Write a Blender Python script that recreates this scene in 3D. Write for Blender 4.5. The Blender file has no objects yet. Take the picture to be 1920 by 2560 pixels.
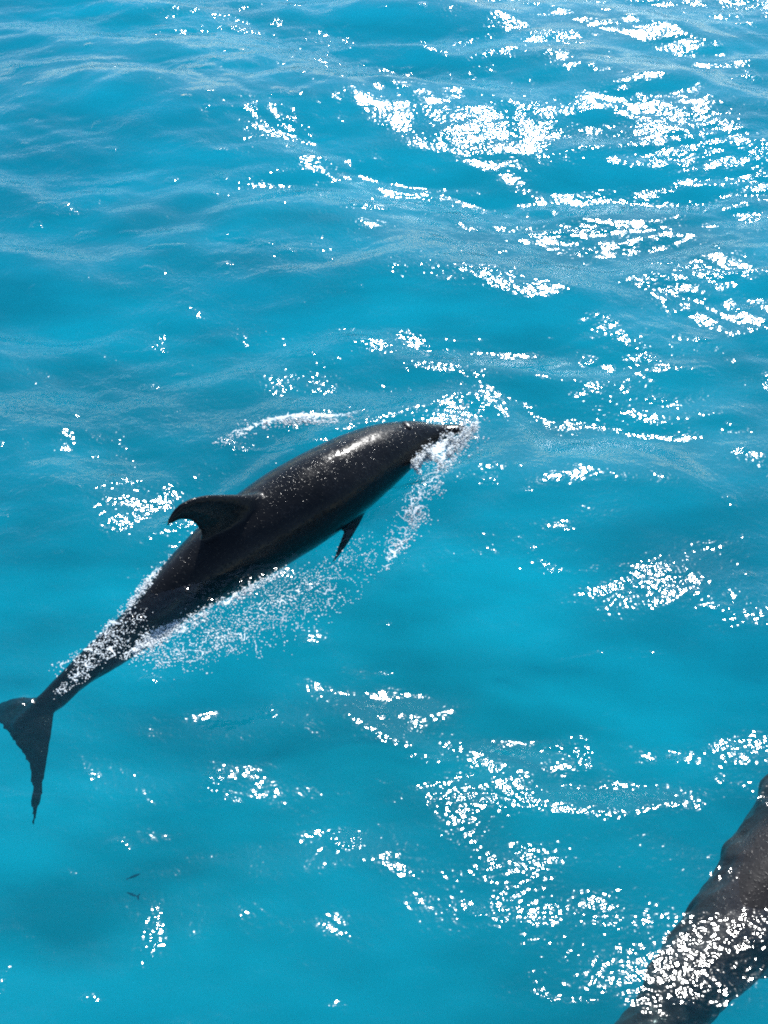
import bpy, math, random
import numpy as np
from mathutils import Vector, Matrix, noise as mnoise

scn = bpy.context.scene
C = scn.collection
rad = math.radians

# ------------------------------------------------------------------ camera
CAM_H, PITCH, VFOV = 3.5, 45.0, 50.0
cd = bpy.data.cameras.new('camera')
cam = bpy.data.objects.new('camera', cd); C.objects.link(cam)
cam.location = (0, 0, CAM_H)
cam.rotation_euler = (rad(90 - PITCH), 0, 0)
cd.sensor_fit = 'VERTICAL'; cd.angle = rad(VFOV)
cd.clip_start = 0.05; cd.clip_end = 20000
scn.camera = cam

# ------------------------------------------------------------------ sky, sun, exposure
SUN_EL, SUN_AZ = 40.0, 11.5          # azimuth measured from +Y towards +X
w = bpy.data.worlds.new('World'); scn.world = w; w.use_nodes = True
wn = w.node_tree
bg = wn.nodes['Background']
sky = wn.nodes.new('ShaderNodeTexSky'); sky.sky_type = 'NISHITA'; sky.sun_disc = False
sky.sun_elevation = rad(SUN_EL); sky.sun_rotation = rad(SUN_AZ)
sky.air_density = 1.0; sky.dust_density = 0.15; sky.ozone_density = 2.0
wn.links.new(sky.outputs[0], bg.inputs[0]); bg.inputs[1].default_value = 0.10
sl = bpy.data.lights.new('sun', 'SUN'); sl.energy = 4.2; sl.angle = rad(0.55); sl.color = (1, .98, .945)
sun = bpy.data.objects.new('sun', sl); C.objects.link(sun)
sd = Vector((math.sin(rad(SUN_AZ)) * math.cos(rad(SUN_EL)), math.cos(rad(SUN_AZ)) * math.cos(rad(SUN_EL)), math.sin(rad(SUN_EL))))
sun.rotation_euler = sd.to_track_quat('Z', 'Y').to_euler()
sun.location = sd * 40
vs = scn.view_settings
vs.view_transform = 'Standard'; vs.look = 'None'; vs.exposure = 0.58; vs.gamma = 1.0; vs.use_curve_mapping = False
scn.cycles.max_bounces = 3; scn.cycles.diffuse_bounces = 1; scn.cycles.glossy_bounces = 2; scn.cycles.transmission_bounces = 2; scn.cycles.transparent_max_bounces = 8
scn.cycles.sample_clamp_indirect = 4.0
scn.cycles.use_denoising = False; scn.cycles.filter_width = 2.0; scn.cycles.volume_bounces = 0
scn.cycles.caustics_reflective = False; scn.cycles.caustics_refractive = False

# ------------------------------------------------------------------ helpers
F = 1280 / math.tan(rad(VFOV / 2))
cp, sp = math.cos(rad(PITCH)), math.sin(rad(PITCH))
def at(px, py, z=0.0):
    """photo pixel (1920 x 2560) -> point at height z in the place"""
    u, v = (px - 960) / F, (1280 - py) / F
    d = np.array([u, cp + v * sp, -sp + v * cp])
    return np.array([0, 0, CAM_H]) + d * ((z - CAM_H) / d[2])

def tag(o, label=None, cat=None, group=None, kind=None):
    if label: o['label'] = label
    if cat: o['category'] = cat
    if group: o['group'] = group
    if kind: o['kind'] = kind
    return o

def mesh_np(name, verts, faces, mat=None, parent=None, smooth=True):
    """verts (n,3); faces (m,k) with one k"""
    verts = np.asarray(verts, np.float32); faces = np.asarray(faces, np.int32)
    me = bpy.data.meshes.new(name)
    n, (m, k) = len(verts), faces.shape
    me.vertices.add(n); me.vertices.foreach_set('co', verts.ravel())
    me.loops.add(m * k); me.loops.foreach_set('vertex_index', faces.ravel())
    me.polygons.add(m); me.polygons.foreach_set('loop_start', np.arange(0, m * k, k, dtype=np.int32))
    me.update(calc_edges=True); me.validate()
    me.polygons.foreach_set('use_smooth', np.full(len(me.polygons), smooth))
    if mat: me.materials.append(mat)
    o = bpy.data.objects.new(name, me); C.objects.link(o)
    if parent: o.parent = parent
    return o

def new_mat(name):
    m = bpy.data.materials.new(name); m.use_nodes = True
    nt = m.node_tree; nt.nodes.clear()
    out = nt.nodes.new('ShaderNodeOutputMaterial')
    return m, nt, out
def N(nt, t, **kw):
    n = nt.nodes.new(t)
    for k, v in kw.items():
        if k.startswith('i_'):
            key = k[2:].replace('_', ' ')
            n.inputs[key].default_value = v
        else: setattr(n, k, v)
    return n
def mathn(nt, op, a, b=None, clamp=False):
    n = nt.nodes.new('ShaderNodeMath'); n.operation = op; n.use_clamp = clamp
    for i, x in enumerate((a, b)):
        if x is None: continue
        if isinstance(x, (int, float)): n.inputs[i].default_value = x
        else: nt.links.new(x, n.inputs[i])
    return n.outputs[0]
def maprange(nt, v, a, b, c, d):
    n = nt.nodes.new('ShaderNodeMapRange'); n.interpolation_type = 'SMOOTHSTEP'
    nt.links.new(v, n.inputs[0])
    for i, x in enumerate((a, b, c, d)): n.inputs[i + 1].default_value = x
    return n.outputs[0]

# ------------------------------------------------------------------ the sea's waves
rng = np.random.default_rng(11)
def wave_set(lams, main, spread, slope):
    out = []
    for l in lams:
        th = main + rng.normal() * spread
        k = 2 * math.pi / l
        out.append((k * math.cos(th), k * math.sin(th), slope(l) / k * (0.7 + 0.6 * rng.random()), rng.random() * 6.283, l))
    return out
# (length, heading, phase, strength, slope) of waves shaped to gather the sun glints in set places: seven swells, then the chop
WAVES = [
    (4.1000, -1.29477, 0.8283, 1.107, 0.058),
    (3.0000, -2.61477, 0.8227, 1.584, 0.058),
    (2.3000, -1.65916, 4.1493, 1.280, 0.058),
    (1.7500, -2.03224, 0.7328, 0.926, 0.058),
    (1.3500, -2.32304, 2.5496, 1.600, 0.058),
    (1.0500, -1.76132, 0.5619, 0.970, 0.058),
    (1.9000, -1.63238, 0.9525, 1.344, 0.058),
    (0.9500, -1.95795, 4.8461, 1.128, 0.042),
    (0.9062, -2.34933, 0.1930, 1.151, 0.042),
    (0.8644, -1.44207, 0.9719, 1.584, 0.042),
    (0.8245, -1.61345, 4.7250, 1.600, 0.042),
    (0.7865, -1.66721, 0.3217, 1.523, 0.042),
    (0.7502, -1.92617, 0.8062, 1.600, 0.042),
    (0.7156, -1.16138, 2.1934, 1.590, 0.042),
    (0.6826, -1.78738, 4.3939, 1.588, 0.042),
    (0.6511, -2.17985, 2.4155, 1.351, 0.042),
    (0.6211, -1.92699, 2.2428, 1.328, 0.042),
    (0.5925, -2.61490, 0.9832, 1.228, 0.042),
    (0.5651, -1.22311, 1.7386, 0.545, 0.042),
    (0.5391, -1.98199, 1.3515, 1.163, 0.042),
    (0.5142, -1.16223, 4.6611, 0.725, 0.042),
    (0.4905, -0.97164, 2.6987, 1.003, 0.042),
    (0.4679, -0.78931, 4.3586, 0.749, 0.042),
    (0.4463, -0.89885, 0.1093, 0.714, 0.042),
    (0.4257, -1.53836, 4.8501, 0.745, 0.042),
    (0.4061, -0.68989, 5.1689, 0.450, 0.042),
    (0.3874, -2.30828, 2.3406, 0.854, 0.042),
    (0.3695, -1.02179, 3.9057, 1.388, 0.042),
    (0.3525, -2.54394, 5.9483, 0.587, 0.042),
    (0.3362, -1.39570, 3.4269, 0.697, 0.042),
    (0.3207, -1.35700, 5.9302, 0.977, 0.042),
    (0.3059, -1.59789, 5.7443, 0.899, 0.042),
    (0.2918, -2.58443, 2.8008, 0.450, 0.042),
    (0.2783, -2.90412, 4.7369, 0.450, 0.042),
    (0.2655, -2.09078, 5.9305, 0.835, 0.042),
    (0.2533, -1.59325, 2.8509, 1.072, 0.042),
    (0.2416, -1.57862, 3.9038, 0.677, 0.042),
    (0.2304, -2.27136, 5.9360, 0.450, 0.042),
    (0.2198, -3.04921, 4.2298, 0.450, 0.042),
    (0.2097, -1.36733, 6.1355, 0.948, 0.042),
    (0.2000, -2.20544, 4.5238, 0.645, 0.042)]
def wv(l, th, p, a, sl_): return (2 * math.pi / l * math.cos(th), 2 * math.pi / l * math.sin(th), sl_ * l / (2 * math.pi) * a, p, l)
SWELL = [wv(*q) for q in WAVES[:7]]; CHOP = [wv(*q) for q in WAVES[7:]]
RIPPLE = wave_set(np.exp(np.linspace(math.log(.20), math.log(.085), 24)), rad(-100), .75, lambda l: .027)

def vnoise(x, y, s, seed):
    """smooth value noise on arrays"""
    xs, ys = x * s, y * s
    xi, yi = np.floor(xs).astype(np.int64), np.floor(ys).astype(np.int64)
    fx, fy = xs - xi, ys - yi
    fx = fx * fx * (3 - 2 * fx); fy = fy * fy * (3 - 2 * fy)
    def hsh(a, b):
        h = (a * 374761393 + b * 668265263 + seed * 974711) & 0x7fffffff
        h = ((h ^ (h >> 13)) * 1274126177) & 0x7fffffff
        return ((h ^ (h >> 16)) & 0xffff) / 65535.0
    return (hsh(xi, yi) * (1 - fx) + hsh(xi + 1, yi) * fx) * (1 - fy) + (hsh(xi, yi + 1) * (1 - fx) + hsh(xi + 1, yi + 1) * fx) * fy

# dolphin's path on the surface, used to calm and lift the water beside it
DPATH = np.array([at(*p)[:2] for p in [(1150, 1090), (930, 1190), (780, 1280), (660, 1360), (520, 1450), (330, 1600), (160, 1730), (60, 1830)]])
def path_dist(x, y):
    best = np.full(x.shape, 1e9); tt = np.zeros(x.shape)
    n = len(DPATH) - 1
    for i in range(n):
        a, b = DPATH[i], DPATH[i + 1]; e = b - a
        t = np.clip(((x - a[0]) * e[0] + (y - a[1]) * e[1]) / e.dot(e), 0, 1)
        d = np.hypot(x - a[0] - t * e[0], y - a[1] - t * e[1])
        m = d < best
        best[m] = d[m]; tt[m] = (i + t[m]) / n
    return best, tt

def sea_height(x, y, sp=None):
    x = np.asarray(x, float); y = np.asarray(y, float)
    if sp is None: sp = np.full(x.shape, .014)
    h = np.zeros(x.shape); dx = np.zeros(x.shape); dy = np.zeros(x.shape)
    def att(l): return np.clip((l / sp - 3.0) / 3.0, 0, 1)
    for kx, ky, a, p, l in SWELL:
        t = kx * x + ky * y + p; A = a * att(l)
        h += A * np.sin(t); k = math.hypot(kx, ky); c = A * np.cos(t) * 1.3
        dx += kx / k * c; dy += ky / k * c
    x2, y2 = x + dx, y + dy
    near = (np.abs(x) < 40) & (np.abs(y) < 60)
    xn, yn, sn = x2[near], y2[near], sp[near]
    hn = np.zeros(xn.shape); dxn = np.zeros(xn.shape); dyn = np.zeros(xn.shape)
    patch = 1.0
    for kx, ky, a, p, l in CHOP:
        t = kx * xn + ky * yn + p; A = a * np.clip((l / sn - 3) / 3, 0, 1) * patch
        hn += A * np.sin(t); k = math.hypot(kx, ky); c = A * np.cos(t) * 1.2
        dxn += kx / k * c; dyn += ky / k * c
    xr, yr = xn + dxn, yn + dyn
    patch2 = np.clip(vnoise(xr, yr, 1.1, 8) * 1.1 + vnoise(xr, yr, 2.7, 5) * .8 - .45, 0.12, 1.4)
    for kx, ky, a, p, l in RIPPLE:
        t = kx * xr + ky * yr + p
        hn += a * np.clip((l / sn - 3) / 3, 0, 1) * patch2 * np.sin(t)
    h[near] += hn
    # the dolphin's surroundings: calmer, with a low bow wave
    d, t = path_dist(x, y)
    h *= 1 - .72 * np.exp(-(d / .42) ** 2)
    h += .022 * np.exp(-((d - .33) / .06) ** 2) * np.exp(-((t - .42) / .30) ** 2) - .018 * np.exp(-((d - .46) / .07) ** 2) * np.exp(-((t - .35) / .30) ** 2)
    h += .036 * np.exp(-((d - .27) / .085) ** 2) * np.exp(-((t - .10) / .16) ** 2)
    return h

def axis(fine_lo, fine_hi, step_lo, step_hi, far):
    pts = [fine_lo]
    while pts[-1] < fine_hi:
        f = (pts[-1] - fine_lo) / (fine_hi - fine_lo)
        pts.append(pts[-1] + step_lo + (step_hi - step_lo) * f)
    s = step_hi
    while pts[-1] < far: s *= 1.22; pts.append(pts[-1] + s)
    s = step_lo; left = []
    p = fine_lo
    while p > -far: s *= 1.22; p -= s; left.append(p)
    return np.array(left[::-1] + pts)
FAR = 4000
xs = axis(-4.6, 4.6, .0125, .0125, FAR); ys = axis(.6, 11.5, .0085, .0160, FAR)
X, Y = np.meshgrid(xs, ys)
SPX = np.gradient(xs)[None, :] * np.ones_like(X); SPY = np.gradient(ys)[:, None] * np.ones_like(X)
Z = sea_height(X, Y, np.maximum(SPX, SPY))
ny, nx = X.shape
V = np.stack([X, Y, Z], -1).reshape(-1, 3)
I = np.arange(ny * nx).reshape(ny, nx)
Q = np.stack([I[:-1, :-1], I[:-1, 1:], I[1:, 1:], I[1:, :-1]], -1).reshape(-1, 4)
BOT = -30.0
cor = [I[0, 0], I[0, -1], I[-1, -1], I[-1, 0]]
b0 = len(V)
V[cor, 2] = 0
V = np.vstack([V, np.array([[V[c][0], V[c][1], BOT] for c in cor])])
ext = [[cor[0], b0, b0 + 1, cor[1]], [cor[1], b0 + 1, b0 + 2, cor[2]], [cor[2], b0 + 2, b0 + 3, cor[3]], [cor[3], b0 + 3, b0, cor[0]],
       [b0, b0 + 3, b0 + 2, b0 + 1]]
Q = np.vstack([Q, ext])

# ---- water material
wm, nt, out = new_mat('sea_water')
geo = N(nt, 'ShaderNodeNewGeometry')
def noise_tex(vec, scale, detail, rough, stretch=None, rot=0.0):
    mp = N(nt, 'ShaderNodeMapping')
    mp.inputs['Scale'].default_value = stretch or (1, 1, 1)
    mp.inputs['Rotation'].default_value = (0, 0, rot)
    nt.links.new(vec, mp.inputs[0])
    n = N(nt, 'ShaderNodeTexNoise', i_Scale=scale, i_Detail=detail, i_Roughness=rough)
    nt.links.new(mp.outputs[0], n.inputs['Vector'])
    return n
pos = geo.outputs['Position']
n1 = noise_tex(pos, 10, 0.0, .5, (.75, 1.2, 1), .3)
n2 = noise_tex(pos, 38, 1.0, .5, (1, 1, 1), -.2)
msk = N(nt, 'ShaderNodeAttribute', attribute_name='ripple')
h1 = mathn(nt, 'MULTIPLY', n1.outputs['Fac'], .006)
h2 = mathn(nt, 'MULTIPLY', n2.outputs['Fac'], .0045)
hh = mathn(nt, 'MULTIPLY', mathn(nt, 'ADD', h1, h2), msk.outputs['Fac'])
bump = N(nt, 'ShaderNodeBump', i_Strength=1.0, i_Distance=1.0)
nt.links.new(hh, bump.inputs['Height'])
fres = N(nt, 'ShaderNodeFresnel'); nt.links.new(mathn(nt, 'SUBTRACT', 1.333, mathn(nt, 'MULTIPLY', geo.outputs['Backfacing'], .583)), fres.inputs['IOR']); nt.links.new(bump.outputs[0], fres.inputs['Normal'])
gl = N(nt, 'ShaderNodeBsdfGlossy'); gl.distribution = 'GGX'
gl.inputs['Roughness'].default_value = .09; gl.inputs['Color'].default_value = (1, 1, 1, 1)
nt.links.new(bump.outputs[0], gl.inputs['Normal'])
tr = N(nt, 'ShaderNodeBsdfTransparent')
mix = N(nt, 'ShaderNodeMixShader')
nt.links.new(fres.outputs[0], mix.inputs[0]); nt.links.new(tr.outputs[0], mix.inputs[1]); nt.links.new(gl.outputs[0], mix.inputs[2])
nt.links.new(mix.outputs[0], out.inputs['Surface'])
va = N(nt, 'ShaderNodeVolumeAbsorption', i_Density=0.90); va.inputs['Color'].default_value = (0.0, .896, .983, 1)
vsc = N(nt, 'ShaderNodeVolumeScatter', i_Density=0.16, i_Anisotropy=.2); vsc.inputs['Color'].default_value = (.05, .75, 1, 1)
vad = N(nt, 'ShaderNodeAddShader'); nt.links.new(va.outputs[0], vad.inputs[0]); nt.links.new(vsc.outputs[0], vad.inputs[1])
nt.links.new(vad.outputs[0], out.inputs['Volume'])
sea = mesh_np('sea', V, Q, wm)
xv, yv = V[:, 0].astype(np.float32), V[:, 1].astype(np.float32)
rp = vnoise(xv * .6 + .25 * yv, yv, 1.15, 31) * .6 + vnoise(xv * .7 - .2 * yv, yv, 2.6, 32) * .4
rp = np.clip((rp - .42) / .26, 0, 1); rp = .72 + .5 * rp * rp * (3 - 2 * rp)
sp_ = vnoise(xv, yv * 1.5, 6.5, 41); sp_ = np.clip((sp_ - .80) / .12, 0, 1); rp = rp + 1.1 * sp_ * sp_ * (3 - 2 * sp_)
at_ = sea.data.attributes.new('ripple', 'FLOAT', 'POINT'); at_.data.foreach_set('value', rp.astype(np.float32))
sea['kind'] = 'structure'; sea['label'] = 'clear turquoise sea with sunlit ripples and glitter'

# ---- seabed
sm, nt, out = new_mat('pale_sand')
bs = N(nt, 'ShaderNodeBsdfPrincipled', i_Roughness=.95)
geo = N(nt, 'ShaderNodeNewGeometry')
na = noise_tex(geo.outputs['Position'], .95, 3, .5, (.55, 1.2, 1), .3)
cr = N(nt, 'ShaderNodeValToRGB'); cr.color_ramp.elements[0].position = .36; cr.color_ramp.elements[1].position = .66
cr.color_ramp.elements[0].color = (.33, .33, .32, 1); cr.color_ramp.elements[1].color = (.76, .74, .70, 1)  # sand tones; the patches also carry the light and dark of wave facets
nt.links.new(na.outputs['Fac'], cr.inputs[0]); nt.links.new(cr.outputs[0], bs.inputs['Base Color'])
nt.links.new(bs.outputs[0], out.inputs['Surface'])
bx = axis(-12, 12, .25, .25, 3900); by = axis(-8, 24, .25, .25, 3900)
BX, BY = np.meshgrid(bx, by)
BZ = np.interp(BY, [-4000, -2, 3, 7, 13, 24, 4000], [-2.9, -2.9, -2.8, -2.6, -2.4, -2.3, -2.3]) + .5 * (vnoise(BX, BY, .28, 21) - .5) + .2 * (vnoise(BX, BY, .8, 22) - .5)
BI = np.arange(BX.size).reshape(BX.shape)
BQ = np.stack([BI[:-1, :-1], BI[:-1, 1:], BI[1:, 1:], BI[1:, :-1]], -1).reshape(-1, 4)
sb = mesh_np('seabed', np.stack([BX, BY, BZ], -1).reshape(-1, 3), BQ, sm)
sb['kind'] = 'structure'; sb['label'] = 'pale sandy seabed under the turquoise water'

# ------------------------------------------------------------------ dolphins
def skin_mat(name, c0, c1, rough):
    m, nt_, out = new_mat(name)
    b = N(nt_, 'ShaderNodeBsdfPrincipled', i_Roughness=rough)
    b.inputs['IOR'].default_value = 1.33; b.inputs['Specular IOR Level'].default_value = .38
    tc = N(nt_, 'ShaderNodeTexCoord')
    n = N(nt_, 'ShaderNodeTexNoise', i_Scale=5.0, i_Detail=6.0, i_Roughness=.6); nt_.links.new(tc.outputs['Object'], n.inputs['Vector'])
    r = N(nt_, 'ShaderNodeValToRGB'); r.color_ramp.elements[0].position = .3; r.color_ramp.elements[1].position = .75
    r.color_ramp.elements[0].color = c0; r.color_ramp.elements[1].color = c1
    nt_.links.new(n.outputs['Fac'], r.inputs[0]); nt_.links.new(r.outputs[0], b.inputs['Base Color'])
    mp_ = N(nt_, 'ShaderNodeMapping'); mp_.inputs['Scale'].default_value = (9, 1.2, 9); mp_.inputs['Rotation'].default_value = (.5, .3, .75)
    nt_.links.new(tc.outputs['Object'], mp_.inputs[0])
    sc_ = N(nt_, 'ShaderNodeTexNoise', i_Scale=5.0, i_Detail=2.0, i_Roughness=.4, i_Distortion=.3); nt_.links.new(mp_.outputs[0], sc_.inputs['Vector'])
    ln = mathn(nt_, 'ABSOLUTE', mathn(nt_, 'SUBTRACT', sc_.outputs['Fac'], .5))
    ln = maprange(nt_, ln, .0, .012, 1.0, 0.0)
    ln = mathn(nt_, 'MULTIPLY', ln, maprange(nt_, n.outputs['Fac'], .50, .66, 0.0, .5))
    mx = N(nt_, 'ShaderNodeMix', data_type='RGBA'); nt_.links.new(ln, mx.inputs['Factor'])
    nt_.links.new(r.outputs[0], mx.inputs['A']); mx.inputs['B'].default_value = tuple(min(c * 4.5, .5) for c in c1[:3]) + (1,)
    nt_.links.new(mx.outputs['Result'], b.inputs['Base Color'])
    # beads and runnels of water standing on the wet skin
    v = N(nt_, 'ShaderNodeTexNoise', i_Scale=95.0, i_Detail=1.0); nt_.links.new(tc.outputs['Object'], v.inputs['Vector'])
    v2 = N(nt_, 'ShaderNodeTexNoise', i_Scale=9.0, i_Detail=3.0); nt_.links.new(tc.outputs['Object'], v2.inputs['Vector'])
    v3 = N(nt_, 'ShaderNodeTexNoise', i_Scale=32.0, i_Detail=1.0); nt_.links.new(tc.outputs['Object'], v3.inputs['Vector'])
    hgt = mathn(nt_, 'ADD', mathn(nt_, 'MULTIPLY', maprange(nt_, v.outputs['Fac'], .56, .78, 0, 1), .0020), mathn(nt_, 'ADD', mathn(nt_, 'MULTIPLY', v2.outputs['Fac'], .006), mathn(nt_, 'MULTIPLY', v3.outputs['Fac'], .0024)))
    bp = N(nt_, 'ShaderNodeBump', i_Strength=.8, i_Distance=1.0); nt_.links.new(hgt, bp.inputs['Height'])
    nt_.links.new(bp.outputs[0], b.inputs['Normal'])
    rr = maprange(nt_, v2.outputs['Fac'], .35, .68, rough - .07, rough + .09); nt_.links.new(rr, b.inputs['Roughness'])
    b.inputs['Coat Weight'].default_value = .10; b.inputs['Coat Roughness'].default_value = .12; b.inputs['Coat IOR'].default_value = 1.33
    nt_.links.new(bp.outputs[0], b.inputs['Coat Normal'])
    nt_.links.new(b.outputs[0], out.inputs['Surface'])
    return m

def catmull(P, n):
    P = np.asarray(P, float); m = len(P)
    d = np.r_[0, np.cumsum(np.linalg.norm(np.diff(P[:, :3], axis=0), axis=1))]; d /= d[-1]
    M = np.zeros_like(P)
    for i in range(m):
        a, b = max(i - 1, 0), min(i + 1, m - 1)
        M[i] = (P[b] - P[a]) / (d[b] - d[a])
    def ev(t):
        i = min(max(int(np.searchsorted(d, t)) - 1, 0), m - 2)
        h = d[i + 1] - d[i]; u = (t - d[i]) / h
        return ((2*u**3 - 3*u**2 + 1) * P[i] + (u**3 - 2*u**2 + u) * h * M[i] + (-2*u**3 + 3*u**2) * P[i+1] + (u**3 - u**2) * h * M[i+1])
    return ev

PROF_S = [0, .008, .02, .038, .055, .068, .085, .11, .15, .20, .26, .33, .40, .48, .56, .65, .74, .82, .90, .96, 1.0]
PROF_T = [.004, .016, .021, .025, .030, .046, .070, .092, .118, .146, .168, .184, .192, .188, .172, .144, .115, .092, .070, .052, .028]
PROF_B = [.004, .016, .024, .030, .038, .046, .058, .078, .110, .146, .176, .196, .205, .200, .180, .144, .110, .086, .064, .046, .026]
PROF_W = [.004, .020, .030, .037, .044, .055, .074, .098, .130, .158, .178, .190, .194, .184, .158, .118, .084, .060, .044, .040, .036]

class Dolphin:
    """one lofted body along a spine; fins are lofted too and fused into it"""
    def __init__(self, spine, scale, roll=0.0, s_off=0.0):
        self.ev = catmull(spine, 0); self.k = scale; self.roll = roll
        pts = np.array([self.ev(t) for t in np.linspace(0, 1, 200)])
        self.L = np.linalg.norm(np.diff(pts, axis=0), axis=1).sum()
    def frame(self, s):
        c = self.ev(s); e = 1e-3
        t = self.ev(min(s + e, 1)) - self.ev(max(s - e, 0)); t /= np.linalg.norm(t)     # points to the tail
        r = np.cross(np.array([0, 0, 1.0]), -t); r = -r / np.linalg.norm(r)             # the animal's right
        u = np.cross(t, r); u = u if u[2] > 0 else -u
        cr_, sr_ = math.cos(self.roll), math.sin(self.roll)
        r2 = r * cr_ - u * sr_; u2 = u * cr_ + r * sr_
        return c, t, r2, u2
    def P(self, s, right, up, back=0.0):
        c, t, r, u = self.frame(s); return c + r * right + u * up + t * back
    def prof(self, s):
        k = self.k
        return k * np.interp(s, PROF_S, PROF_T), k * np.interp(s, PROF_S, PROF_B), k * np.interp(s, PROF_S, PROF_W)
    def body(self):
        ss = np.r_[np.linspace(0, .1, 24), np.linspace(.11, 1, 90)]
        nr = 40; V, Fc = [], []
        sm = lambda s: np.mean([self.prof(min(max(s + d, 0), 1)) for d in (-.012, -.006, 0, .006, .012)], axis=0) if s > .012 else np.array(self.prof(s))
        for s in ss:
            T, B, W = sm(s)
            for j in range(nr):
                a = 2 * math.pi * j / nr
                x = math.cos(a); y = math.sin(a)
                # keel on the tail stock: sharper top and bottom
                keel = np.interp(s, [.55, .75, .93, 1], [0, .35, .45, 0])
                w = W * abs(x) ** (1 + keel * .7) * (1 if x > 0 else -1)
                V.append(self.P(s, w, (T if y > 0 else B) * y))
        n = len(ss)
        for i in range(n - 1):
            for j in range(nr):
                Fc.append((i * nr + j, i * nr + (j + 1) % nr, (i + 1) * nr + (j + 1) % nr, (i + 1) * nr + j))
        c0, c1 = len(V), len(V) + 1
        V.append(self.P(0, 0, 0, -.004)); V.append(self.P(1, 0, 0, .004))
        tris = [(c0, (j + 1) % nr, j) for j in range(nr)] + [(c1, (n - 1) * nr + j, (n - 1) * nr + (j + 1) % nr) for j in range(nr)]
        return V, [tuple(f) for f in Fc] + tris
    def fin(self, secs):
        """secs: list of (leading point, trailing point, thickness, thickness direction)"""
        m = 14; V, Fc = [], []
        for lead, trail, th, nd in secs:
            for j in range(m):
                a = 2 * math.pi * j / m
                u = .5 - .5 * math.cos(a)                                        # 0 at leading edge, 1 at trailing
                f = 1.35 * math.sqrt(max(u, 0)) * (1 - u) + .12 * math.sin(math.pi * u) + .10 * (u > .9)
                sgn = 1 if a < math.pi else -1
                V.append(lead + (trail - lead) * u + nd * (th * .5 * f * 1.9 * sgn * (abs(math.sin(a)) > 1e-6)))
        n = len(secs)
        for i in range(n - 1):
            for j in range(m):
                Fc.append((i * m + j, i * m + (j + 1) % m, (i + 1) * m + (j + 1) % m, (i + 1) * m + j))
        Fc.append(tuple(range(m))[::-1]); Fc.append(tuple((n - 1) * m + j for j in range(m)))
        return V, Fc
    def dorsal(self, s0=.425):
        k = self.k * .90
        ld = [(-.12, -.11), (-.07, -.05), (-.02, -.012), (.035, .032), (.085, .078), (.160, .155), (.228, .220), (.290, .260), (.345, .278), (.395, .270), (.432, .246), (.450, .222)]
        tl = [(.44, -.11), (.40, -.05), (.362, -.012), (.346, .030), (.340, .060), (.342, .110), (.352, .150), (.370, .180), (.393, .200), (.418, .210), (.440, .212), (.453, .213)]
        th = [.24, .165, .110, .078, .060, .046, .037, .030, .024, .019, .015, .012]
        secs = []
        c, t, r, u = self.frame(s0 + .17 / self.L)
        base0 = self.P(s0, 0, self.prof(s0)[0])
        c1 = self.P(s0 + .34 / self.L, 0, self.prof(s0 + .34 / self.L)[0])
        t = (c1 - base0) / np.linalg.norm(c1 - base0); u = np.cross(t, r); u = u if u[2] > 0 else -u
        for (lx, lz), (tx, tz), h in zip(ld, tl, th):
            secs.append((base0 + (t * lx + u * lz) * k, base0 + (t * tx + u * tz) * k, h * k, r))
        return self.fin(secs)
    def fluke(self, side, droop=0.0, size=1.0, s0=.945):
        k = self.k * size; secs = []
        c, t, r, u = self.frame(s0)
        # (out, lead back, trail back, thickness)
        tb0 = np.array([(-.02, -.10, .160, .048), (.03, -.035, .165, .042), (.07, .002, .165, .036), (.11, .036, .170, .031), (.15, .074, .182, .027), (.19, .118, .204, .023), (.23, .170, .235, .019), (.265, .221, .268, .016), (.292, .260, .298, .013), (.310, .300, .320, .011)])
        oo = np.linspace(-.02, .310, 30)
        tab = np.stack([oo] + [np.interp(oo, tb0[:, 0], tb0[:, c_]) for c_ in (1, 2, 3)], -1)
        refr_jag = rng.normal(size=30) * .0030; refr_jag[:4] = 0; refr_jag[-2:] = 0  # ragged edge shaped to imitate light bent by the ripples above
        tab[:, 2] += refr_jag; tab[:, 1] += np.roll(refr_jag, 7) * .45
        for o, lb, tb, th in tab:
            off = r * (side * o) + u * (-droop * o * o * 2.2)
            secs.append((c + (off + t * lb) * k, c + (off + t * tb) * k, th * k, u))
        return self.fin(secs)
    def flipper(self, side, s0=.30, sweep=2.0, down=.6):
        k = self.k * .66
        T, B, W = self.prof(s0); secs = []
        c, t, r, u = self.frame(s0)
        root = c + r * (side * W * .72) - u * (B * .62)
        d = r * side * .55 - u * down + t * .45 * sweep; d /= np.linalg.norm(d)
        nrm = np.cross(d, t); nrm /= np.linalg.norm(nrm)
        tab = [(-.06, -.09, .10, .050), (.02, -.08, .105, .044), (.07, -.06, .112, .038), (.12, -.03, .120, .032), (.17, .010, .130, .027), (.21, .050, .142, .022), (.245, .095, .152, .016), (.262, .125, .155, .012)]
        for o, lb, tb, th in tab:
            secs.append((root + (d * o + t * lb) * k, root + (d * o + t * tb) * k, th * k, nrm))
        return self.fin(secs)

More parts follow.
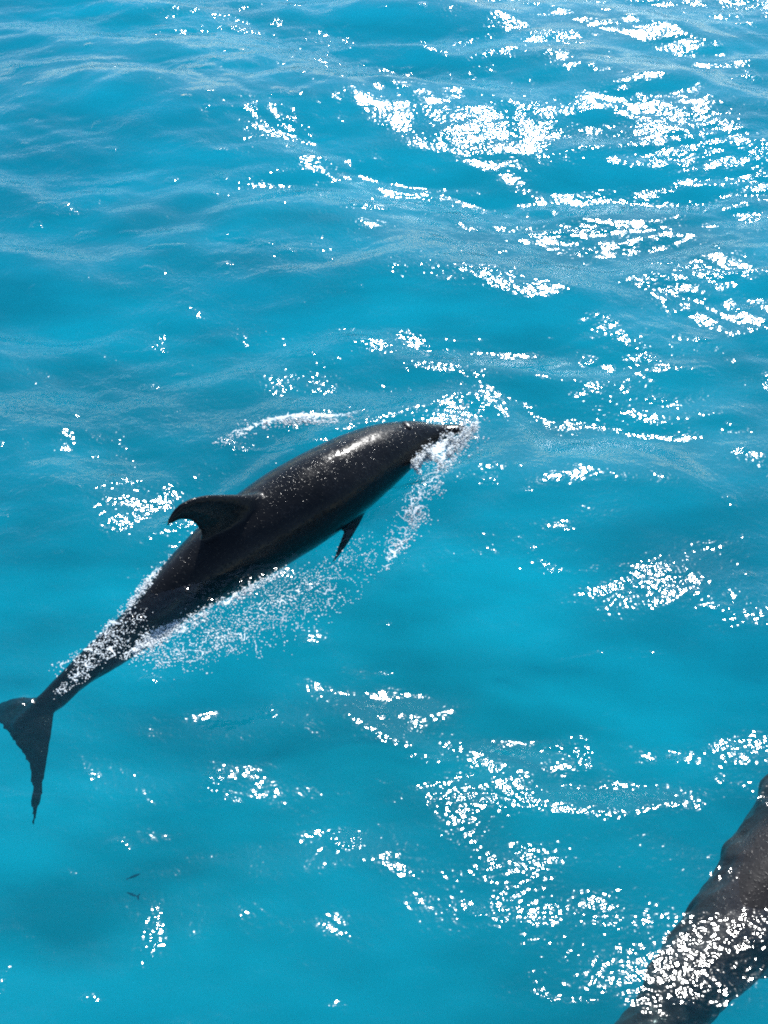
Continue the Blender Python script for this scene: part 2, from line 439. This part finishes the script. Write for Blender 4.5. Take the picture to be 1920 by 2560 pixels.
def fuse(name, pieces, mat, parent, voxel=.0075, waver=.008, below=-.13):
    V, Fc = [], []
    for v, f in pieces:
        o = len(V); V += [tuple(p) for p in v]; Fc += [tuple(i + o for i in q) for q in f]
    me = bpy.data.meshes.new(name); me.from_pydata(V, [], Fc)
    import bmesh
    # each closed shell gets outward normals
    bm = bmesh.new(); bm.from_mesh(me); bmesh.ops.recalc_face_normals(bm, faces=bm.faces); bm.to_mesh(me); bm.free()
    o = bpy.data.objects.new(name, me); C.objects.link(o)
    rm = o.modifiers.new('r', 'REMESH'); rm.mode = 'VOXEL'; rm.voxel_size = voxel
    s = o.modifiers.new('s', 'SMOOTH'); s.factor = .5; s.iterations = 6
    dg = bpy.context.evaluated_depsgraph_get()
    em = bpy.data.meshes.new_from_object(o.evaluated_get(dg))
    # light bent by the water, put into the sunken parts' shape as ripples
    nv = len(em.vertices); co = np.zeros(nv * 3, np.float32); em.vertices.foreach_get('co', co); co = co.reshape(-1, 3)
    no = np.zeros(nv * 3, np.float32); em.vertices.foreach_get('normal', no); no = no.reshape(-1, 3)
    wv_ = np.clip((below - co[:, 2]) / .08, 0, 1)
    am_ = (vnoise(co[:, 0] + 9, co[:, 1] + co[:, 2] * .7 + 9, 11, 51) * .6 + vnoise(co[:, 0] + 5, co[:, 1] - co[:, 2] * .5 + 5, 27, 52) * .4 - .5) * 2
    co += no * (am_ * wv_ * waver)[:, None]
    em.vertices.foreach_set('co', co.ravel()); em.update()
    o.modifiers.clear(); o.data = em; bpy.data.meshes.remove(me)
    em.name = name
    em.polygons.foreach_set('use_smooth', np.full(len(em.polygons), True))
    em.materials.clear(); em.materials.append(mat)
    o.parent = parent; o.matrix_parent_inverse = parent.matrix_world.inverted()
    return o

def blob(name, c, ax, ay, az, mat, parent, seg=16):
    """small ellipsoid with given half axes (vectors)"""
    V, Fc = [], []
    rings = seg // 2
    for i in range(1, rings):
        ph = math.pi * i / rings
        for j in range(seg):
            a = 2 * math.pi * j / seg
            V.append(c + ax * (math.sin(ph) * math.cos(a)) + ay * (math.sin(ph) * math.sin(a)) + az * math.cos(ph))
    for i in range(rings - 2):
        for j in range(seg):
            Fc.append((i * seg + j, i * seg + (j + 1) % seg, (i + 1) * seg + (j + 1) % seg, (i + 1) * seg + j))
    t0 = len(V); V.append(c + az); V.append(c - az)
    Fc += [(t0, (j + 1) % seg, j) for j in range(seg)] + [(t0 + 1, (rings - 2) * seg + j, (rings - 2) * seg + (j + 1) % seg) for j in range(seg)]
    me = bpy.data.meshes.new(name); me.from_pydata([tuple(v) for v in V], [], Fc); me.materials.append(mat)
    me.polygons.foreach_set('use_smooth', np.full(len(me.polygons), True))
    o = bpy.data.objects.new(name, me); C.objects.link(o)
    o.parent = parent; o.matrix_parent_inverse = parent.matrix_world.inverted()
    return o

def dark_mat(name, col, rough):
    m, nt_, out = new_mat(name)
    b = N(nt_, 'ShaderNodeBsdfPrincipled', i_Roughness=rough)
    tc = N(nt_, 'ShaderNodeTexCoord'); n = N(nt_, 'ShaderNodeTexNoise', i_Scale=40.0); nt_.links.new(tc.outputs['Object'], n.inputs['Vector'])
    r = N(nt_, 'ShaderNodeValToRGB'); r.color_ramp.elements[0].color = col; r.color_ramp.elements[1].color = tuple(c * 1.5 for c in col[:3]) + (1,)
    nt_.links.new(n.outputs['Fac'], r.inputs[0]); nt_.links.new(r.outputs[0], b.inputs['Base Color'])
    nt_.links.new(b.outputs[0], out.inputs['Surface']); return m
eye_m = dark_mat('dark_eye', (.004, .004, .005, 1), .08)
hole_m = dark_mat('blowhole_skin', (.003, .003, .004, 1), .35)

def make_dolphin(spine, scale, label, skin, roll=0.0, droop=.3, fluke_size=1.0, group='dolphins swimming at the surface', flip=.6, fin_s=.445, waver=.010, below=-.13):
    d = Dolphin(spine, scale, roll)
    root = bpy.data.objects.new('dolphin', None); C.objects.link(root)
    c = d.P(.4, 0, -d.prof(.4)[1]); root.location = tuple(c); root.empty_display_size = .3
    bpy.context.view_layer.update()
    tag(root, label, 'dolphin', group)
    pieces = [d.body(), d.dorsal(fin_s), d.fluke(1, droop, fluke_size), d.fluke(-1, droop, fluke_size), d.flipper(1, down=flip), d.flipper(-1, down=flip)]
    fuse('body', pieces, skin, root, waver=waver, below=below)
    k = scale
    s = .128; T, B, W = d.prof(s); cc, t, r, u = d.frame(s)
    blob('blowhole', cc + u * (T + .000), r * .032 * k, t * .018 * k, u * .009 * k, hole_m, root)
    for sd_ in (1, -1):
        s = .112; T, B, W = d.prof(s); cc, t, r, u = d.frame(s)
        a = rad(-18); p = cc + r * (sd_ * W * math.cos(a)) + u * (B * math.sin(a))
        blob('eye', p, t * .012 * k, u * .009 * k, r * .006 * k, eye_m, root, 12)
    return d, root

skin1 = skin_mat('wet_dark_dolphin_skin', (.006, .0066, .0078, 1), (.0135, .0140, .0158, 1), .22)
skin2 = skin_mat('wet_brown_grey_dolphin_skin', (.012, .0112, .0112, 1), (.044, .040, .038, 1), .36)

SP1 = [at(1170, 1070, .035), at(1095, 1082, .03), at(1020, 1106, .03), at(930, 1150, .035), at(800, 1230, .03), at(683, 1304, -.005),
       at(546, 1400, -.06), at(443, 1482, -.10), at(336, 1580, -.14), at(231, 1660, -.18), at(132, 1746, -.225), at(40, 1825, -.28)]
d1, dolphin1 = make_dolphin(SP1, 1.03, 'dark dolphin surfacing with its curved dorsal fin and glossy back above water', skin1, roll=rad(-2), droop=.6, fluke_size=1.02)
SP2 = [at(2520, 1480, -.14), at(2440, 1550, -.14), at(2300, 1700, -.16), at(2130, 1950, -.19), at(1980, 2170, -.235), at(1830, 2340, -.265), at(1700, 2490, -.29), at(1540, 2700, -.34), at(1380, 2930, -.42), at(1250, 3130, -.50)]
d2, dolphin2 = make_dolphin(SP2, 1.3, 'grey dolphin just under glittering water in the corner, its head out of view', skin2, roll=0, droop=.3, fin_s=.40, waver=.022, below=-.06)

# ------------------------------------------------------------------ foam, bubbles and spray
fm, nt, out = new_mat('white_foam')
b = N(nt, 'ShaderNodeBsdfPrincipled', i_Roughness=.5); b.inputs['Base Color'].default_value = (.88, .94, .95, 1)
b.inputs['Subsurface Weight'].default_value = 0.0
tl = N(nt, 'ShaderNodeBsdfTranslucent'); tl.inputs['Color'].default_value = (.86, .93, .95, 1)
geo = N(nt, 'ShaderNodeNewGeometry'); nf = noise_tex(geo.outputs['Position'], 160, 2, .5)
bp = N(nt, 'ShaderNodeBump', i_Strength=.4, i_Distance=.003); nt.links.new(nf.outputs['Fac'], bp.inputs['Height']); nt.links.new(bp.outputs[0], b.inputs['Normal'])
ms = N(nt, 'ShaderNodeMixShader'); ms.inputs[0].default_value = .22
nt.links.new(b.outputs[0], ms.inputs[1]); nt.links.new(tl.outputs[0], ms.inputs[2]); nt.links.new(ms.outputs[0], out.inputs['Surface'])

ICO_V = None
def ico():
    global ICO_V, ICO_F
    if ICO_V is None:
        p = (1 + 5 ** .5) / 2
        v = np.array([(-1, p, 0), (1, p, 0), (-1, -p, 0), (1, -p, 0), (0, -1, p), (0, 1, p), (0, -1, -p), (0, 1, -p), (p, 0, -1), (p, 0, 1), (-p, 0, -1), (-p, 0, 1)], float)
        ICO_V = v / np.linalg.norm(v[0])
        ICO_F = np.array([(0, 11, 5), (0, 5, 1), (0, 1, 7), (0, 7, 10), (0, 10, 11), (1, 5, 9), (5, 11, 4), (11, 10, 2), (10, 7, 6), (7, 1, 8), (3, 9, 4), (3, 4, 2), (3, 2, 6), (3, 6, 8), (3, 8, 9), (4, 9, 5), (2, 4, 11), (6, 2, 10), (8, 6, 7), (9, 8, 1)])
    return ICO_V, ICO_F
def bubbles(name, pts, radii, label, cat='foam', flat=.45, film=None):
    v, f = ico(); n = len(pts)
    sc = radii[:, None, None] * (1 + .5 * rng.normal(size=(n, 1, 3)).clip(-1, 1) * .6) * np.array([1, 1, flat])
    a = rng.random(n) * 6.283
    ca, sa = np.cos(a)[:, None], np.sin(a)[:, None]
    vv = v[None] * sc
    vx = vv[..., 0] * ca - vv[..., 1] * sa; vy = vv[..., 0] * sa + vv[..., 1] * ca
    vv = np.stack([vx, vy, vv[..., 2]], -1) + pts[:, None, :]
    ff = f[None] + (np.arange(n) * 12)[:, None, None]
    vv, ff = vv.reshape(-1, 3), ff.reshape(-1, 3)
    if film is not None: ff = np.vstack([ff, film[1] + len(vv)]); vv = np.vstack([vv, film[0]])
    o = mesh_np(name, vv, ff, fm)
    return tag(o, label, cat, None, 'stuff')

def surf(px, py, lift=0.0):
    """photo pixels -> points lying on the wavy water"""
    P = np.array([at(a, b) for a, b in zip(px, py)])
    for _ in range(2):
        h = sea_height(P[:, 0], P[:, 1])
        P = np.array([at(a, b, z) for a, b, z in zip(px, py, h)])
    P[:, 2] += lift
    return P

def band(nodes, n, clump=0.0, cs=.03):
    """points scattered about a polyline; nodes: (px, py, half width px, density)"""
    nd = np.array(nodes, float); m = len(nd) - 1
    wts = np.array([(nd[i, 3] + nd[i + 1, 3]) * np.hypot(*(nd[i + 1, :2] - nd[i, :2])) for i in range(m)]); wts /= wts.sum()
    outp = []
    while len(outp) < n:
        i = rng.choice(m, p=wts); t = rng.random()
        if rng.random() > (nd[i, 3] * (1 - t) + nd[i + 1, 3] * t) / max(nd[i, 3], nd[i + 1, 3]): continue
        p = nd[i] * (1 - t) + nd[i + 1] * t
        e = nd[i + 1, :2] - nd[i, :2]; nrm = np.array([-e[1], e[0]]) / np.hypot(*e)
        q = p[:2] + nrm * rng.normal() * p[2] * .55 + rng.normal(size=2) * 2
        if clump > 0:
            v = float(vnoise(np.array([q[0]]), np.array([q[1]]), cs, 77)[0] * .6 + vnoise(np.array([q[0]]), np.array([q[1]]), cs * 2.6, 78)[0] * .4)
            if v < .35 + clump * .25 * rng.random(): continue
        outp.append(q)
    q = np.array(outp)
    return q[:, 0], q[:, 1]

def foam_film(nodes, cell, gain, seed, stretch=1.0):
    """lacy film of foam lying on the water about a polyline: triangles kept where a web of noise is strong"""
    nd = np.array([list(at(n_[0], n_[1])[:2]) + [n_[2] * .0018, n_[3]] for n_ in nodes])
    lo = nd[:, :2].min(0) - .12; hi = nd[:, :2].max(0) + .12
    gx, gy = np.meshgrid(np.arange(lo[0], hi[0], cell), np.arange(lo[1], hi[1], cell))
    q = np.zeros(gx.shape)
    for i in range(len(nd) - 1):
        a, b = nd[i], nd[i + 1]; e = b[:2] - a[:2]
        t = np.clip(((gx - a[0]) * e[0] + (gy - a[1]) * e[1]) / e.dot(e), 0, 1)
        d = np.hypot(gx - a[0] - t * e[0], gy - a[1] - t * e[1])
        w_ = a[2] + (b[2] - a[2]) * t; ds = a[3] + (b[3] - a[3]) * t
        q = np.maximum(q, ds * np.exp(-(d / (w_ * .85)) ** 2))
    wx = gx + .03 * (vnoise(gx, gy, 14, seed) - .5) + .012 * (vnoise(gx, gy, 45, seed + 1) - .5)
    wy = gy + .03 * (vnoise(gx, gy, 14, seed + 2) - .5) + .012 * (vnoise(gx, gy, 45, seed + 3) - .5)
    f1 = np.abs(vnoise(wx, wy, 26, seed + 4) - .5); f2 = np.abs(vnoise(wx, wy, 62, seed + 5) - .5)
    mass = vnoise(wx, wy, 17, seed + 6) * .6 + vnoise(wx, wy, 70, seed + 7) * .4
    keep = (f1 < .085 * q * gain) | (f2 < .075 * q * gain) | (mass > 1.02 - .42 * q * gain)
    keep &= q > .06
    keep[-1, :] = False; keep[:, -1] = False
    iy, ix = np.nonzero(keep)
    idx = np.arange(gx.size).reshape(gx.shape)
    qd = np.stack([idx[iy, ix], idx[iy, ix + 1], idx[iy + 1, ix + 1], idx[iy + 1, ix]], -1)
    used, inv = np.unique(qd, return_inverse=True); qd = inv.reshape(qd.shape)
    X_, Y_ = gx.ravel()[used], gy.ravel()[used]
    jit = cell * .45
    X_ = X_ + (rng.random(len(X_)) - .5) * jit; Y_ = Y_ + (rng.random(len(X_)) - .5) * jit
    Z_ = sea_height(X_, Y_) + .003 + .006 * mass.ravel()[used] * np.clip(q.ravel()[used], 0, 1.5) * vnoise(X_, Y_, 120, seed + 9)
    tri = np.vstack([qd[:, [0, 1, 2]], qd[:, [0, 2, 3]]])
    return np.stack([X_, Y_, Z_], -1), tri

def foam_band(name, nodes, n, r0, r1, label, clump=.6, lift=0.0, lift_sd=0.0, cs=.03, film=0.0):
    px, py = band(nodes, n, clump, cs)
    P = surf(px, py, lift)
    P[:, 2] += np.abs(rng.normal(size=n)) * lift_sd
    r = r0 + (r1 - r0) * rng.random(n) ** 2.2
    return bubbles(name, P, r, label, film=foam_film(nodes, .003, film, len(label)) if film else None)

foam_band('foam', [(540, 1118, 14, .2), (600, 1085, 18, .35), (640, 1066, 10, 1.1), (700, 1054, 12, 1.5), (790, 1054, 12, 1.5), (850, 1050, 11, .9), (905, 1042, 7, .6), (925, 1048, 5, .15)],
          700, .0016, .0064, 'arc of white foam on the water behind the dolphin back', .3, .001, .005, film=.9)
foam_band('foam', [(1185, 1062, 14, .5), (1165, 1092, 16, .9), (1118, 1124, 28, 1.8), (1080, 1150, 28, 1.8), (1035, 1175, 14, .9)],
          3200, .0016, .0064, 'white foam churned up beside the dolphin snout', .5, .002, .02, film=1.0)
foam_band('foam', [(1105, 1160, 36, 1.0), (1085, 1215, 24, .8), (1050, 1275, 28, .7), (1010, 1330, 28, .7), (975, 1395, 16, .9), (960, 1425, 8, .3)],
          800, .0014, .0052, 'trail of bubbles streaming back from the dolphin snout', .7, 0, .002, film=.7)
foam_band('foam', [(720, 1425, 7, .3), (640, 1466, 10, .9), (570, 1504, 14, 1.0), (500, 1544, 16, .7), (430, 1578, 16, 1.5), (370, 1605, 20, 1.6), (330, 1635, 20, 1.1)],
          1300, .0016, .0060, 'line of churned white foam along the near flank of the dolphin', .5, .001, .006, film=.62)
foam_band('foam', [(930, 1390, 50, .5), (830, 1450, 60, .8), (720, 1510, 70, 1.0), (600, 1570, 60, 1.0), (480, 1620, 44, 1.0), (380, 1645, 30, .8)],
          1400, .0013, .0042, 'wide field of fine bubbles in the wake below the dolphin', .8, 0, .001, .02, film=.22)
foam_band('foam', [(500, 1345, 10, .4), (450, 1392, 12, .7), (380, 1450, 9, 1.4), (340, 1495, 10, 1.4), (295, 1550, 14, .7), (220, 1630, 18, .4), (130, 1680, 18, .2)],
          500, .0015, .0056, 'thin foam edge along the far side of the tail', .5, 0, .004, film=.45)
foam_band('foam', [(340, 1550, 30, .7), (290, 1600, 34, 1.1), (230, 1655, 24, 1.2), (180, 1700, 16, 1.0), (140, 1738, 10, .8)],
          420, .0012, .0044, 'speckled foam washing over the sunken tail stock', .5, 0, .002, film=.22)
# flung drops
pa, pb = band([(1120, 1050, 30, .7), (1165, 1060, 40, 1.4), (1180, 1090, 40, 1.0), (1150, 1140, 40, .8)], 260, 0)
P = surf(pa, pb, .004); P[:, 2] += np.abs(rng.normal(size=len(P))) * .05
bubbles('spray', P, .0016 + .0045 * rng.random(len(P)) ** 2, 'flung droplets of spray around the dolphin snout', 'spray', 1.0)

# ------------------------------------------------------------------ two little fish deep under the ripples
fish_m = dark_mat('dark_fish_skin', (.20, .23, .23, 1), .6)
def make_fish(px, py, z, ang, length, label):
    root = bpy.data.objects.new('fish', None); C.objects.link(root); c = at(px, py, z)
    root.location = tuple(c); root.empty_display_size = .05; bpy.context.view_layer.update()
    tag(root, label, 'fish', 'small fish under the water')
    f = np.array([math.cos(ang), math.sin(ang), 0]); r = np.array([f[1], -f[0], 0]); u = np.array([0, 0, 1.0])
    V, Fc = [], []; seg = 10
    for i in range(9):
        t = i / 8; x = (.5 - t) * length; h = length * .17 * math.sin(math.pi * min(t * .92 + .04, 1)) ** .8
        for j in range(seg):
            a = 2 * math.pi * j / seg
            V.append(c + f * x + r * (h * .55 * math.cos(a)) + u * (h * math.sin(a)))
    for i in range(8):
        for j in range(seg): Fc.append((i * seg + j, i * seg + (j + 1) % seg, (i + 1) * seg + (j + 1) % seg, (i + 1) * seg + j))
    Fc += [tuple(range(seg))[::-1], tuple(8 * seg + j for j in range(seg))]
    def add(name, V, Fc):
        me = bpy.data.meshes.new(name); me.from_pydata([tuple(v) for v in V], [], Fc); me.materials.append(fish_m)
        o = bpy.data.objects.new(name, me); C.objects.link(o); o.parent = root; o.matrix_parent_inverse = root.matrix_world.inverted()
    add('body', V, Fc)
    L = length; prof = [(-.44, .0), (-.62, .20), (-.74, .24), (-.64, .04), (-.72, -.20), (-.60, -.18)]
    T = [c + f * (x * L) + u * (z_ * L) + r * (s_ * .02 * L) + r * (z_ * .9 * L) for s_ in (1, -1) for x, z_ in prof]
    n = len(prof)
    add('tail_fin', T, [tuple(range(n)), tuple(range(2 * n - 1, n - 1, -1))] + [(i, i + n, (i + 1) % n + n, (i + 1) % n) for i in range(n)])
make_fish(336, 2190, -.9, rad(25), .05, 'upper of two small dark fish below the surface near the tail flukes')
make_fish(330, 2236, -.9, rad(160), .05, 'lower of two small dark fish below the surface near the tail flukes')
